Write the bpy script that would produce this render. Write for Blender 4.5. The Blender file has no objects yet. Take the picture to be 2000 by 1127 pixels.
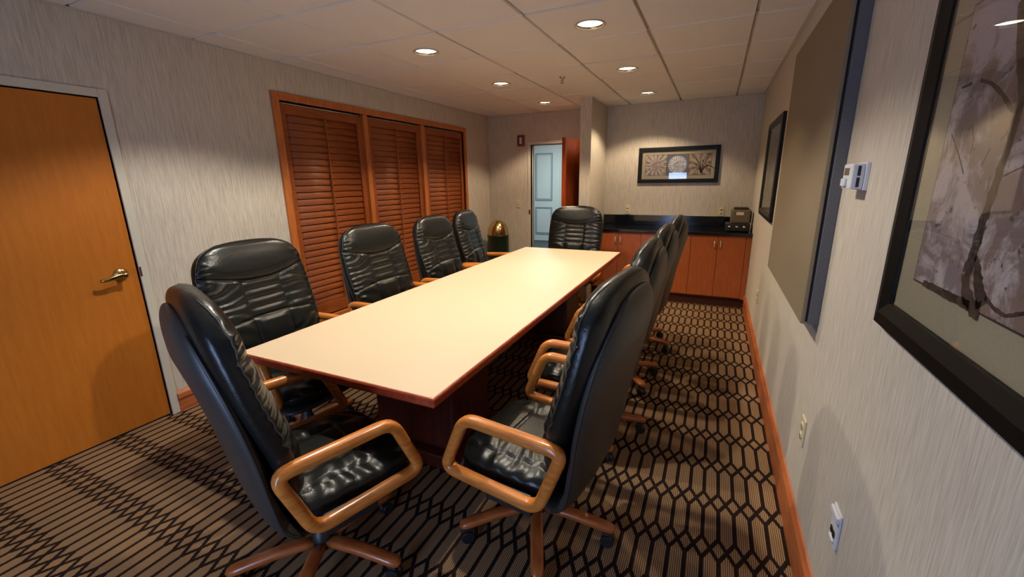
import bpy, bmesh, math, random
import numpy as np
from mathutils import Vector, Matrix
random.seed(7)
R = math.radians
PI = math.pi
SC = bpy.context.scene
COL = SC.collection
ZF = 1.5                       # camera height above the floor

# ------------------------------------------------------------------ camera
cam_d = bpy.data.cameras.new('camera')
cam_d.sensor_width = 36.0
cam_d.sensor_fit = 'HORIZONTAL'
cam_d.lens = 830.65 / 2000 * 36
cam_d.clip_start = 0.02
cam = bpy.data.objects.new('camera', cam_d)
COL.objects.link(cam)
yaw, pitch, roll = 0.4399, 0.2505, 0.0152
fw = Vector((-math.sin(yaw) * math.cos(pitch), math.cos(yaw) * math.cos(pitch), -math.sin(pitch)))
rr = Vector((math.cos(yaw), math.sin(yaw), 0))
dd = fw.cross(rr)
rgt = math.cos(roll) * rr + math.sin(roll) * dd
dwn = -math.sin(roll) * rr + math.cos(roll) * dd
M3 = Matrix((rgt, -dwn, -fw)).transposed()
cam.matrix_world = Matrix.Translation((0, 0, ZF)) @ M3.to_4x4()
SC.camera = cam

# ------------------------------------------------------------------ world, exposure, lights
SC.view_settings.view_transform = 'Standard'
SC.view_settings.look = 'None'
SC.view_settings.gamma = 1.0
SC.view_settings.use_curve_mapping = False
SC.view_settings.exposure = 0.0
w = bpy.data.worlds.new('daylight')
SC.world = w
w.use_nodes = True
wb = w.node_tree.nodes['Background']
wb.inputs[0].default_value = (0.42, 0.60, 1.0, 1)
wb.inputs[1].default_value = 16.0
SC.cycles.max_bounces = 8
SC.cycles.diffuse_bounces = 4
SC.cycles.glossy_bounces = 4
SC.cycles.transparent_max_bounces = 8
SC.cycles.sample_clamp_indirect = 4.0
SC.cycles.use_denoising = True
SC.cycles.caustics_reflective = False
SC.cycles.caustics_refractive = False

def add_light(name, kind, loc, energy, color, **kw):
    d = bpy.data.lights.new(name, kind)
    d.energy = energy
    d.color = color
    for k, v in kw.items():
        if k != 'rot' and k != 'portal':
            setattr(d, k, v)
    if kw.get('portal'):
        d.cycles.is_portal = True
    o = bpy.data.objects.new(name, d)
    o.location = loc
    if 'rot' in kw:
        o.rotation_euler = kw['rot']
    COL.objects.link(o)
    return o

# daylight enters by the window in the near wall, behind the camera
add_light('window_portal', 'AREA', (-1.0, -1.13, .86), 1, (1, 1, 1), shape='RECTANGLE', size=.54, size_y=1.62,
          rot=(R(90), 0, 0), portal=True)
# daylight in the hallway beyond the far door
add_light('hall_daylight', 'AREA', (-3.0, 8.3, 2.5), 66, (0.90, 0.95, 1.0), shape='RECTANGLE', size=1.2, size_y=1.2)

WARM = (1.0, 0.79, 0.54)
NEAR = (1.0, 0.92, 0.77)
LAMP_E = 58.0
lamps = []
for lx in (-2.01, -0.79):
    for ly, vis in ((2.86, 1), (4.09, 1), (5.31, 1), (1.64, 0)):
        c = NEAR if ly < 2 else tuple(NEAR[i] * .4 + WARM[i] * .6 for i in range(3)) if ly < 3 else WARM
        add_light('downlight_bulb', 'SPOT', (lx, ly, 2.395), LAMP_E * (1.38 if ly < 2 else 1.0), c,
                  spot_size=R(125), spot_blend=0.34, shadow_soft_size=0.028)
        lamps.append((lx, ly, vis))

# ------------------------------------------------------------------ node helpers
def new_mat(name):
    m = bpy.data.materials.new(name)
    m.use_nodes = True
    return m, m.node_tree.nodes, m.node_tree.links, m.node_tree.nodes['Principled BSDF']

def srgb(r, g, b):
    f = lambda c: ((c / 255 + 0.055) / 1.055) ** 2.4 if c > 10 else c / 255 / 12.92
    return (f(r), f(g), f(b), 1)

def plain(name, col, rough=0.5, metal=0.0, spec=0.5, coat=0.0):
    m, N, L, P = new_mat(name)
    P.inputs['Base Color'].default_value = col
    P.inputs['Roughness'].default_value = rough
    P.inputs['Metallic'].default_value = metal
    P.inputs['Specular IOR Level'].default_value = spec
    P.inputs['Coat Weight'].default_value = coat
    return m

def noise_mat(name, c1, c2, scale=(1, 1, 1), nscale=5, rough=0.5, bump=0.0, bdist=0.002, detail=4, spec=0.5,
              lo=0.35, hi=0.65, coord='Object', coat=0.0, metal=0.0, nrough=0.6, dist=0.0):
    m, N, L, P = new_mat(name)
    tc = N.new('ShaderNodeTexCoord')
    mp = N.new('ShaderNodeMapping')
    mp.inputs['Scale'].default_value = scale
    L.new(tc.outputs[coord], mp.inputs[0])
    nz = N.new('ShaderNodeTexNoise')
    nz.inputs['Scale'].default_value = nscale
    nz.inputs['Detail'].default_value = detail
    nz.inputs['Roughness'].default_value = nrough
    nz.inputs['Distortion'].default_value = dist
    L.new(mp.outputs[0], nz.inputs['Vector'])
    cr = N.new('ShaderNodeValToRGB')
    cr.color_ramp.elements[0].position = lo
    cr.color_ramp.elements[1].position = hi
    cr.color_ramp.elements[0].color = c1
    cr.color_ramp.elements[1].color = c2
    L.new(nz.outputs[0], cr.inputs[0])
    L.new(cr.outputs[0], P.inputs['Base Color'])
    P.inputs['Roughness'].default_value = rough
    P.inputs['Specular IOR Level'].default_value = spec
    P.inputs['Coat Weight'].default_value = coat
    P.inputs['Coat Roughness'].default_value = 0.15
    P.inputs['Metallic'].default_value = metal
    if bump:
        b = N.new('ShaderNodeBump')
        b.inputs['Strength'].default_value = bump
        b.inputs['Distance'].default_value = bdist
        L.new(nz.outputs[0], b.inputs['Height'])
        L.new(b.outputs[0], P.inputs['Normal'])
    return m

def emit(name, col, st):
    m, N, L, P = new_mat(name)
    P.inputs['Base Color'].default_value = (0.8, 0.8, 0.8, 1)
    P.inputs['Emission Color'].default_value = col
    P.inputs['Emission Strength'].default_value = st
    return m

# ------------------------------------------------------------------ materials
M = {}
M['wall'] = noise_mat('wallpaper', srgb(172, 162, 148), srgb(200, 191, 178), scale=(1, 1, 0.05), nscale=170, rough=0.75,
                      bump=0.35, bdist=0.0015, detail=3, spec=0.25, lo=0.3, hi=0.62)
M['tile'] = noise_mat('ceiling_tile', srgb(226, 219, 210), srgb(240, 234, 226), nscale=320, rough=0.9, bump=0.25, bdist=0.001, spec=0.1)
M['tee'] = plain('tee_bar', srgb(196, 186, 172), 0.6)
M['slab'] = plain('plenum', srgb(60, 56, 52), 0.9)
M['frame_paint'] = plain('frame_paint', srgb(196, 190, 176), 0.4)
M['door'] = noise_mat('door_veneer', srgb(176, 101, 28), srgb(186, 109, 33), scale=(1, 6, 0.6), nscale=9, rough=0.5, detail=8, spec=0.35)
M['door_dark'] = noise_mat('door_back', srgb(128, 52, 20), srgb(160, 70, 30), scale=(6, 6, 0.5), nscale=8, rough=0.5, detail=7, spec=0.2)
M['shutter'] = noise_mat('shutter_wood', srgb(126, 62, 26), srgb(148, 77, 34), scale=(1, 1, 6), nscale=7, rough=0.45, detail=6, spec=0.35)
M['casing'] = noise_mat('casing_wood', srgb(162, 88, 38), srgb(184, 106, 48), scale=(6, 6, 0.8), nscale=9, rough=0.45, detail=6)
M['base'] = noise_mat('baseboard_wood', srgb(152, 80, 44), srgb(184, 104, 58), scale=(8, 0.8, 8), nscale=8, rough=0.4, detail=6)
M['cab'] = noise_mat('cabinet_wood', srgb(158, 80, 38), srgb(172, 92, 46), scale=(5, 5, 0.6), nscale=9, rough=0.42, detail=6)
M['toe'] = plain('toe_kick', srgb(70, 30, 16), 0.6)
M['counter'] = noise_mat('counter_black', srgb(10, 11, 16), srgb(22, 24, 32), nscale=300, rough=0.12, spec=0.5)
M['edge'] = noise_mat('table_edge', srgb(128, 44, 22), srgb(160, 66, 34), scale=(6, 6, 6), nscale=6, rough=0.35, detail=7)
M['laminate'] = noise_mat('table_laminate', srgb(195, 176, 150), srgb(205, 186, 160), nscale=700, rough=0.48, detail=2, spec=0.3)
M['pedestal'] = noise_mat('pedestal_wood', srgb(70, 26, 16), srgb(96, 38, 22), scale=(5, 5, 0.7), nscale=7, rough=0.4, detail=6)
M['arm'] = noise_mat('arm_wood', srgb(172, 98, 38), srgb(204, 127, 55), scale=(6, 1, 6), nscale=12, rough=0.28, detail=7, coat=0.3)
M['leg'] = noise_mat('leg_wood', srgb(150, 76, 34), srgb(180, 100, 50), scale=(1, 6, 6), nscale=12, rough=0.3, detail=7, coat=0.3)
M['shell'] = plain('shell_leather', (0.030, 0.027, 0.025, 1), 0.46, spec=0.5)
M['rubber'] = plain('black_plastic', (0.012, 0.012, 0.014, 1), 0.45)
M['brass'] = plain('brass', srgb(206, 178, 118), 0.2, 1.0)
M['steel'] = plain('steel', (0.6, 0.58, 0.55, 1), 0.25, 1.0)
M['handle_metal'] = plain('satin_handle', (0.75, 0.72, 0.66, 1), 0.35, 0.7)
M['black_frame'] = plain('black_frame', (0.003, 0.003, 0.003, 1), 0.45, spec=0.25)
M['mat'] = noise_mat('mat_board', srgb(150, 140, 118), srgb(158, 148, 126), nscale=300, rough=0.8, spec=0.2)
M['line'] = plain('mat_line', srgb(50, 36, 30), 0.8)
M['ivory'] = plain('ivory_plastic', srgb(205, 192, 158), 0.4)
M['white'] = plain('white_plastic', srgb(208, 208, 212), 0.4)
M['slot'] = plain('slot_dark', (0.01, 0.01, 0.01, 1), 0.6)
M['green'] = plain('green_metal', srgb(10, 38, 26), 0.35)
M['red'] = plain('alarm_red', srgb(120, 44, 34), 0.4)
M['fabric'] = noise_mat('panel_fabric', srgb(122, 108, 88), srgb(138, 122, 100), nscale=500, rough=0.95, bump=0.3, bdist=0.001, spec=0.1)
M['panel_edge'] = noise_mat('panel_edge', srgb(92, 90, 92), srgb(104, 102, 104), nscale=300, rough=0.85, spec=0.15)
M['hall_wall'] = plain('hall_wall', srgb(170, 180, 176), 0.7)
M['hall_door'] = plain('hall_door_paint', srgb(200, 212, 206), 0.45)
M['hall_groove'] = plain('hall_door_groove', srgb(112, 138, 156), 0.5)
M['hall_floor'] = plain('hall_floor', srgb(66, 76, 82), 0.8)
M['lens'] = emit('lamp_lens', (1.0, 0.86, 0.66, 1), 9.0)
M['trim_ring'] = plain('trim_ring', srgb(200, 185, 160), 0.35, 0.2)
M['branch'] = noise_mat('branch_print', srgb(48, 36, 34), srgb(84, 68, 58), nscale=60, rough=0.8, spec=0.1)
M['label'] = plain('label_paper', srgb(205, 195, 170), 0.6)
M['smoke'] = plain('smoky_plastic', srgb(98, 86, 68), 0.3)

def leather():
    m, N, L, P = new_mat('black_leather')
    P.inputs['Base Color'].default_value = (0.006, 0.007, 0.0065, 1)
    P.inputs['Roughness'].default_value = 0.31
    P.inputs['Specular IOR Level'].default_value = 0.38
    tc = N.new('ShaderNodeTexCoord')
    n1 = N.new('ShaderNodeTexNoise'); n1.inputs['Scale'].default_value = 30; n1.inputs['Detail'].default_value = 5
    n1.inputs['Distortion'].default_value = 1.2
    n2 = N.new('ShaderNodeTexVoronoi'); n2.inputs['Scale'].default_value = 260
    L.new(tc.outputs['Object'], n1.inputs['Vector']); L.new(tc.outputs['Object'], n2.inputs['Vector'])
    b1 = N.new('ShaderNodeBump'); b1.inputs['Strength'].default_value = 0.25; b1.inputs['Distance'].default_value = 0.005
    b2 = N.new('ShaderNodeBump'); b2.inputs['Strength'].default_value = 0.12; b2.inputs['Distance'].default_value = 0.001
    L.new(n1.outputs[0], b1.inputs['Height']); L.new(n2.outputs[0], b2.inputs['Height'])
    L.new(b1.outputs[0], b2.inputs['Normal']); L.new(b2.outputs[0], P.inputs['Normal'])
    return m
M['leather'] = leather()

def mnode(N, L, op, a, b=None, c=None):
    n = N.new('ShaderNodeMath'); n.operation = op
    for i, v in enumerate((a, b, c)):
        if v is None: continue
        if isinstance(v, (int, float)): n.inputs[i].default_value = v
        else: L.new(v, n.inputs[i])
    return n.outputs[0]

def glass():
    m = bpy.data.materials.new('picture_glass'); m.use_nodes = True
    N, L = m.node_tree.nodes, m.node_tree.links
    N.clear()
    o = N.new('ShaderNodeOutputMaterial'); mx = N.new('ShaderNodeMixShader')
    t = N.new('ShaderNodeBsdfTransparent'); g = N.new('ShaderNodeBsdfGlossy'); f = N.new('ShaderNodeLayerWeight')
    g.inputs['Roughness'].default_value = 0.02; f.inputs['Blend'].default_value = 0.5
    k_ = mnode(N, L, 'MULTIPLY_ADD', mnode(N, L, 'POWER', f.outputs['Facing'], 5.0), 0.9, 0.045)
    L.new(k_, mx.inputs[0]); L.new(t.outputs[0], mx.inputs[1]); L.new(g.outputs[0], mx.inputs[2])
    L.new(mx.outputs[0], o.inputs[0])
    return m
M['glass'] = glass()

def carpet():
    m, N, L, P = new_mat('carpet_trellis')
    tc = N.new('ShaderNodeTexCoord'); sp = N.new('ShaderNodeSeparateXYZ')
    L.new(tc.outputs['Object'], sp.inputs[0])
    # slightly ragged woven edges
    wn = N.new('ShaderNodeTexNoise'); wn.inputs['Scale'].default_value = 220; wn.inputs['Detail'].default_value = 1
    L.new(tc.outputs['Object'], wn.inputs['Vector'])
    jit = mnode(N, L, 'MULTIPLY', mnode(N, L, 'SUBTRACT', wn.outputs[0], 0.5), 0.004)
    X, Y = sp.outputs[0], sp.outputs[1]
    Wd, Hd, A = 0.0633, 0.2925, 0.060
    def fold(v, c, p):
        q = mnode(N, L, 'ADD', mnode(N, L, 'DIVIDE', mnode(N, L, 'SUBTRACT', v, c), p), 0.5)
        q = mnode(N, L, 'SUBTRACT', mnode(N, L, 'FRACT', q), 0.5)
        return mnode(N, L, 'MULTIPLY', mnode(N, L, 'ABSOLUTE', q), p)
    ax = fold(X, 0.052, Wd)
    fy = fold(Y, 2.09, Hd)
    yb = Hd / 2 - A
    over = mnode(N, L, 'MAXIMUM', mnode(N, L, 'DIVIDE', mnode(N, L, 'SUBTRACT', fy, yb), A), 0.0)
    hw = mnode(N, L, 'MULTIPLY', mnode(N, L, 'SUBTRACT', 1.0, over), Wd / 2)
    d = mnode(N, L, 'ABSOLUTE', mnode(N, L, 'SUBTRACT', ax, hw))
    d = mnode(N, L, 'MULTIPLY', d, mnode(N, L, 'SUBTRACT', 1.0, mnode(N, L, 'MULTIPLY', mnode(N, L, 'GREATER_THAN', over, 0.0), 0.14)))
    d = mnode(N, L, 'ADD', d, jit)
    mr = N.new('ShaderNodeMapRange')
    mr.inputs['From Min'].default_value = 0.0074; mr.inputs['From Max'].default_value = 0.0090
    L.new(d, mr.inputs['Value'])
    rib = mnode(N, L, 'SINE', mnode(N, L, 'MULTIPLY', X, 2 * PI / 0.0079))
    rb = N.new('ShaderNodeMapRange'); rb.inputs['From Min'].default_value = -0.6; rb.inputs['From Max'].default_value = 0.3
    L.new(rib, rb.inputs['Value'])
    n2 = N.new('ShaderNodeTexNoise'); n2.inputs['Scale'].default_value = 900
    L.new(tc.outputs['Object'], n2.inputs['Vector'])
    c1 = N.new('ShaderNodeMix'); c1.data_type = 'RGBA'
    c1.inputs[6].default_value = srgb(102, 73, 51); c1.inputs[7].default_value = srgb(172, 140, 105)
    L.new(rb.outputs[0], c1.inputs[0])
    c2 = N.new('ShaderNodeMix'); c2.data_type = 'RGBA'; c2.inputs[6].default_value = srgb(40, 27, 22)
    L.new(mr.outputs[0], c2.inputs[0]); L.new(c1.outputs[2], c2.inputs[7])
    c3 = N.new('ShaderNodeMix'); c3.data_type = 'RGBA'; c3.blend_type = 'MULTIPLY'; c3.inputs[0].default_value = 0.5
    L.new(c2.outputs[2], c3.inputs[6])
    cr = N.new('ShaderNodeValToRGB'); cr.color_ramp.elements[0].color = (0.5, 0.5, 0.5, 1); cr.color_ramp.elements[0].position = .3
    cr.color_ramp.elements[1].position = .7
    L.new(n2.outputs[0], cr.inputs[0]); L.new(cr.outputs[0], c3.inputs[7])
    L.new(c3.outputs[2], P.inputs['Base Color'])
    P.inputs['Roughness'].default_value = 0.95; P.inputs['Specular IOR Level'].default_value = 0.1
    h = mnode(N, L, 'ADD', mnode(N, L, 'MULTIPLY', rib, 0.3), n2.outputs[0])
    b = N.new('ShaderNodeBump'); b.inputs['Strength'].default_value = 0.4; b.inputs['Distance'].default_value = 0.002
    L.new(h, b.inputs['Height']); L.new(b.outputs[0], P.inputs['Normal'])
    return m
M['carpet'] = carpet()

# ------------------------------------------------------------------ mesh helpers
class MB:
    def __init__(s): s.v, s.f, s.sm = [], [], []
    def add(s, vs, fs, smooth=False):
        k = len(s.v); s.v += [tuple(p) for p in vs]
        s.f += [tuple(i + k for i in f) for f in fs]; s.sm += [smooth] * len(fs)
        return s
    def box(s, a, b, bev=0.0):
        x0, y0, z0 = [min(a[i], b[i]) for i in range(3)]; x1, y1, z1 = [max(a[i], b[i]) for i in range(3)]
        if bev <= 0:
            vs = [(x0,y0,z0),(x1,y0,z0),(x1,y1,z0),(x0,y1,z0),(x0,y0,z1),(x1,y0,z1),(x1,y1,z1),(x0,y1,z1)]
            return s.add(vs, [(0,3,2,1),(4,5,6,7),(0,1,5,4),(1,2,6,5),(2,3,7,6),(3,0,4,7)])
        bm = bmesh.new(); bmesh.ops.create_cube(bm, size=1)
        for v in bm.verts:
            v.co = Vector(((x0+x1)/2 + v.co.x*(x1-x0), (y0+y1)/2 + v.co.y*(y1-y0), (z0+z1)/2 + v.co.z*(z1-z0)))
        bmesh.ops.bevel(bm, geom=list(bm.edges), offset=min(bev, (x1-x0)*.49, (y1-y0)*.49, (z1-z0)*.49), segments=2, affect='EDGES', profile=0.6)
        bm.verts.index_update()
        s.add([v.co[:] for v in bm.verts], [tuple(v.index for v in f.verts) for f in bm.faces]); bm.free()
        return s
    def lathe(s, prof, c=(0,0,0), n=32, axis='z', smooth=True, cap=True):
        vs, fs = [], []
        for r, h in prof:
            for k in range(n):
                a = 2*PI*k/n; p = (r*math.cos(a), r*math.sin(a), h)
                if axis == 'x': p = (h, p[0], p[1])
                if axis == 'y': p = (p[0], h, p[1])
                vs.append((p[0]+c[0], p[1]+c[1], p[2]+c[2]))
        for i in range(len(prof)-1):
            for k in range(n):
                a, b = i*n+k, i*n+(k+1) % n
                fs.append((a, b, b+n, a+n))
        if not cap: return s.add(vs, fs, smooth)
        fs.append(tuple(range(n))[::-1]); fs.append(tuple(range((len(prof)-1)*n, len(prof)*n)))
        s.add(vs, fs, smooth); s.sm[-1] = s.sm[-2] = False
        return s
    def sweep(s, path, w_, h_, closed=False, up=(0,0,1), n=12, p=3.0, ends=True, taper=None):
        pts = [Vector(q) for q in path]; N_ = len(pts); vs, fs = [], []; up = Vector(up)
        for i, q in enumerate(pts):
            if closed: t = pts[(i+1) % N_] - pts[i-1]
            else: t = pts[min(i+1, N_-1)] - pts[max(i-1, 0)]
            t.normalize(); sd = t.cross(up).normalized(); u2 = sd.cross(t)
            k_ = taper[i] if taper else 1.0
            for k in range(n):
                a = 2*PI*k/n; c_, s_ = math.cos(a), math.sin(a)
                cx = math.copysign(abs(c_)**(2/p), c_)*w_/2*k_; cy = math.copysign(abs(s_)**(2/p), s_)*h_/2*k_
                vs.append(q + sd*cx + u2*cy)
        m = N_ if closed else N_-1
        for i in range(m):
            j = (i+1) % N_
            for k in range(n):
                k2 = (k+1) % n
                fs.append((i*n+k, i*n+k2, j*n+k2, j*n+k))
        if not closed:
            fs.append(tuple(range(n))[::-1]); fs.append(tuple(range((N_-1)*n, N_*n)))
        return s.add([v[:] for v in vs], fs, True)
    def build(s, name, mat, parent=None, loc=(0,0,0), rot=(0,0,0)):
        me = bpy.data.meshes.new(name)
        me.from_pydata(s.v, [], s.f)
        me.polygons.foreach_set('use_smooth', s.sm)
        me.materials.append(M[mat] if isinstance(mat, str) else mat)
        me.update()
        bm = bmesh.new(); bm.from_mesh(me)
        bmesh.ops.recalc_face_normals(bm, faces=bm.faces)
        bm.to_mesh(me); bm.free()
        return link(name, me, parent, loc, rot)

def link(name, me, parent=None, loc=(0,0,0), rot=(0,0,0)):
    o = bpy.data.objects.new(name, me); COL.objects.link(o)
    o.parent = parent; o.location = loc; o.rotation_euler = rot
    return o

def thing(name, label, cat, loc=(0,0,0), rz=0, group=None):
    o = bpy.data.objects.new(name, None); COL.objects.link(o)
    o.empty_display_size = 0.1
    o.location = loc; o.rotation_euler = (0, 0, rz); o['label'] = label; o['category'] = cat
    if group: o['group'] = group
    return o

def struct(name, loc=(0,0,0)):
    o = bpy.data.objects.new(name, None); COL.objects.link(o); o.location = loc; o['kind'] = 'structure'
    return o

def ks(o): o['kind'] = 'structure'; return o
def tag(o, label, cat, group=None):
    o['label'] = label; o['category'] = cat
    if group: o['group'] = group
    return o

def dup(root, loc, rz, label, group=None):
    r = root.copy(); COL.objects.link(r); r.location = loc; r.rotation_euler = (0, 0, rz); r['label'] = label
    if group: r['group'] = group
    for ch in list(root.children):
        c = ch.copy(); COL.objects.link(c); c.parent = r
        for g in list(ch.children):
            d = g.copy(); COL.objects.link(d); d.parent = c
    return r

# ------------------------------------------------------------------ room shell
XL, XR, YN, YB, ZC = -3.18, 0.418, -1.1, 5.99, 2.42
T = 0.12
ks(MB().box((XL-T, YN-T, -0.05), (XR+T, YB+T, 0)).build('floor', 'carpet'))
ZT = ZC+.10
# left wall: door opening y .42..1.352 z<1.98 ; shutters opening y 2.47..5.28, z .28..2.15
DY0, DY1, DZ = 0.41, 1.352, 1.98
SY0, SY1, SZ0, SZ1 = 2.49, 5.265, 0.30, 2.135
b = MB()
b.box((XL-T, YN-T, 0), (XL, DY0, ZT)); b.box((XL-T, DY0, DZ), (XL, DY1, ZT)); b.box((XL-T, DY1, 0), (XL, SY0, ZT))
b.box((XL-T, SY0, 0), (XL, SY1, SZ0)); b.box((XL-T, SY0, SZ1), (XL, SY1, ZT)); b.box((XL-T, SY1, 0), (XL, YB+T, ZT))
b.box((XL-T, SY0, SZ0), (XL-T+.02, SY1, SZ1))
ks(b.build('wall_left', 'wall'))
ks(MB().box((XR, YN-T, 0), (XR+T, YB+T, ZT)).build('wall_right', 'wall'))
OX0, OX1, OZ = -2.485, -1.595, 1.985
b = MB(); b.box((XL, YB, 0), (OX0, YB+T, ZT)); b.box((OX0, YB, OZ), (OX1, YB+T, ZT)); b.box((OX1, YB, 0), (XR, YB+T, ZT))
ks(b.build('wall_back', 'wall'))
PX0, PX1, PY = -1.515, -1.382, 5.185
ks(MB().box((PX0, PY, 0), (PX1, YB, ZT)).build('wall_partition', 'wall'))
WX0, WX1, WZ0, WZ1 = -1.27, -0.73, 0.06, 1.66
b = MB(); b.box((XL, YN-T, 0), (WX0, YN, ZT)); b.box((WX1, YN-T, 0), (XR, YN, ZT))
b.box((WX0, YN-T, 0), (WX1, YN, WZ0)); b.box((WX0, YN-T, WZ1), (WX1, YN, ZT))
ks(b.build('wall_near', 'wall'))
win2 = struct('window_2')
b = MB()
for x in (WX0+.02, WX1-.02): b.box((x-.02, YN-.08, WZ0), (x+.02, YN-.03, WZ1))
for z in (WZ0+.02, WZ1-.02): b.box((WX0, YN-.08, z-.02), (WX1, YN-.03, z+.02))
b.build('window_frame', 'frame_paint', win2)
MB().box((WX0-.03, YN-.02, WZ0-.05), (WX1+.03, YN+.05, WZ0), .006).build('window_sill', 'frame_paint', win2)

# ------------------------------------------------------------------ ceiling: tiles on a recessed grid
ceil = struct('ceiling')
MB().box((XL, YN, ZC+.075), (XR, YB, ZC+.10)).build('ceiling_slab', 'slab', ceil)
TS, GX, GY, GAP = 0.61, -2.924, 1.919, 0.018
xs = [XL] + [GX + TS*i for i in range(6)] + [XR]
ys = [YN] + [GY + TS*j for j in range(-4, 7)] + [YB]
xs = sorted(set(round(x, 4) for x in xs)); ys = sorted(set(round(y, 4) for y in ys if YN <= y <= YB))
def tile_hole(x0, x1, y0, y1, cx, cy, r, z0, z1, n=32):
    vs, fs = [], []
    for z in (z0, z1):
        for k in range(n):
            a = 2*PI*k/n; vs.append((cx+r*math.cos(a), cy+r*math.sin(a), z))
        for k in range(n):
            a = 2*PI*k/n; c, s_ = math.cos(a), math.sin(a); m_ = max(abs(c), abs(s_))
            px, py = c/m_, s_/m_
            vs.append((cx + (px*(x1-cx) if px > 0 else -px*(x0-cx)), cy + (py*(y1-cy) if py > 0 else -py*(y0-cy)), z))
    for k in range(n):
        k2 = (k+1) % n
        fs += [(k, k2, n+k2, n+k), (2*n+k, 3*n+k, 3*n+k2, 2*n+k2), (k, 2*n+k, 2*n+k2, k2), (n+k, n+k2, 3*n+k2, 3*n+k)]
    return MB().add(vs, fs)
for i in range(len(xs)-1):
    for j in range(len(ys)-1):
        x0, x1, y0, y1 = xs[i]+GAP/2, xs[i+1]-GAP/2, ys[j]+GAP/2, ys[j+1]-GAP/2
        if x1-x0 < .05 or y1-y0 < .03: 
            continue
        hole = [l for l in lamps if x0 < l[0] < x1 and y0 < l[1] < y1]
        dz = random.uniform(-.0012, .0012)
        if hole:
            tile_hole(x0, x1, y0, y1, hole[0][0], hole[0][1], .084, ZC-.006+dz, ZC+.012).build('ceiling_tile', 'tile', ceil)
        else:
            vs = [(x0+.004, y0+.004, ZC-.006+dz), (x1-.004, y0+.004, ZC-.006+dz), (x1-.004, y1-.004, ZC-.006+dz), (x0+.004, y1-.004, ZC-.006+dz),
                  (x0, y0, ZC+.003), (x1, y0, ZC+.003), (x1, y1, ZC+.003), (x0, y1, ZC+.003), (x0, y0, ZC+.012), (x1, y0, ZC+.012), (x1, y1, ZC+.012), (x0, y1, ZC+.012)]
            fs = [(0,3,2,1), (8,9,10,11)] + [(a, (a+1) % 4, (a+1) % 4+4, a+4) for a in range(4)] + [(a+4, (a+1) % 4+4, (a+1) % 4+8, a+8) for a in range(4)]
            MB().add(vs, fs).build('ceiling_tile', 'tile', ceil)
for x in xs[1:-1]: MB().box((x-.012, YN, ZC+.0125), (x+.012, YB, ZC+.03)).build('tee_bar', 'tee', ceil)
for y in ys[1:-1]: MB().box((XL, y-.012, ZC+.0125), (XR, y+.012, ZC+.026)).build('tee_bar', 'tee', ceil)
# wall angle round the ceiling
b = MB()
b.box((XL, YN, ZC-.012), (XL+.02, YB, ZC-.0075)); b.box((XR-.02, YN, ZC-.012), (XR, YB, ZC-.0075)); b.box((XL, YB-.02, ZC-.012), (XR, YB, ZC-.0075))
b.build('wall_angle', 'tee', ceil)

# downlights
places = {(-2.01, 2.86): 'round recessed ceiling downlight, nearest of the left row of three', (-2.01, 4.09): 'round recessed ceiling downlight, middle of the left row of three',
          (-2.01, 5.31): 'round recessed ceiling downlight, farthest of the left row, before the far doorway', (-0.79, 2.86): 'round recessed ceiling downlight, largest and nearest, in the right row',
          (-0.79, 4.09): 'round recessed ceiling downlight, middle of the right row', (-0.79, 5.31): 'round recessed ceiling downlight, farthest of the right row, above the sideboard'}
for lx, ly, vis in lamps:
    if not vis:
        lab = 'round recessed ceiling downlight outside the picture, %s row, %s' % ('left' if lx < -1 else 'right', 'above the near end of the table')
    else: lab = places[(lx, ly)]
    t = thing('downlight', lab, 'ceiling light', (lx, ly, ZC-.006), 0, 'recessed ceiling downlights')
    MB().lathe([(.080, .0), (.094, -.001), (.096, -.004), (.090, -.006), (.081, -.005), (.080, .0)], cap=False).build('trim_ring', 'trim_ring', t)
    MB().lathe([(.080, -.001), (.0795, .028), (.0775, .028), (.078, -.001), (.080, -.001)], cap=False).build('reflector', 'steel', t)
    MB().lathe([(.078, .014), (.06, .010), (.03, .0075), (.002, .007), (.002, .016), (.078, .018)]).build('lens', 'lens', t)

# sprinkler
t = thing('fire_sprinkler', 'small pendent fire sprinkler hanging from the middle of the ceiling', 'sprinkler', (-1.38, 4.10, ZC-.006))
MB().lathe([(.032, 0), (.032, -.004), (.018, -.010), (.010, -.012), (.010, -.03)]).build('escutcheon', 'steel', t)
b = MB(); b.sweep([(-.014, 0, -.02), (-.016, 0, -.035), (0, 0, -.052)], .005, .005, n=6, up=(0,1,0)); b.sweep([(.014, 0, -.02), (.016, 0, -.035), (0, 0, -.052)], .005, .005, n=6, up=(0,1,0))
b.build('yoke', 'steel', t)
MB().lathe([(.003, -.030), (.003, -.052), (.020, -.053), (.020, -.055), (.003, -.056)], n=16).build('deflector', 'steel', t)

# ------------------------------------------------------------------ baseboards
def baseboard(name, x0, y0, x1, y1, h, nx, ny, th=0.014):
    # stepped wooden board: face, bevelled top bead
    prof = [(0, 0), (th-.002, 0), (th-.002, h-.060), (th+.008, h-.054), (th+.006, h-.022), (th*.5, h-.004), (0, h)]
    a, c = Vector((x0, y0, 0)), Vector((x1, y1, 0)); n = Vector((nx, ny, 0))
    vs = [a + n*p + Vector((0, 0, q)) for p, q in prof] + [c + n*p + Vector((0, 0, q)) for p, q in prof]
    k = len(prof)
    fs = [(i, (i+1) % k, (i+1) % k+k, i+k) for i in range(k)] + [tuple(range(k)), tuple(range(k, 2*k))[::-1]]
    ks(MB().add([v[:] for v in vs], fs).build(name, 'base'))
baseboard('baseboard_right', XR, YN, XR, 5.40, 0.19, -1, 0)
baseboard('baseboard_left', XL, DY1+.046, XL, YB, 0.15, 1, 0)
baseboard('baseboard_left', XL, YN, XL, DY0-.046, 0.15, 1, 0)
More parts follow.
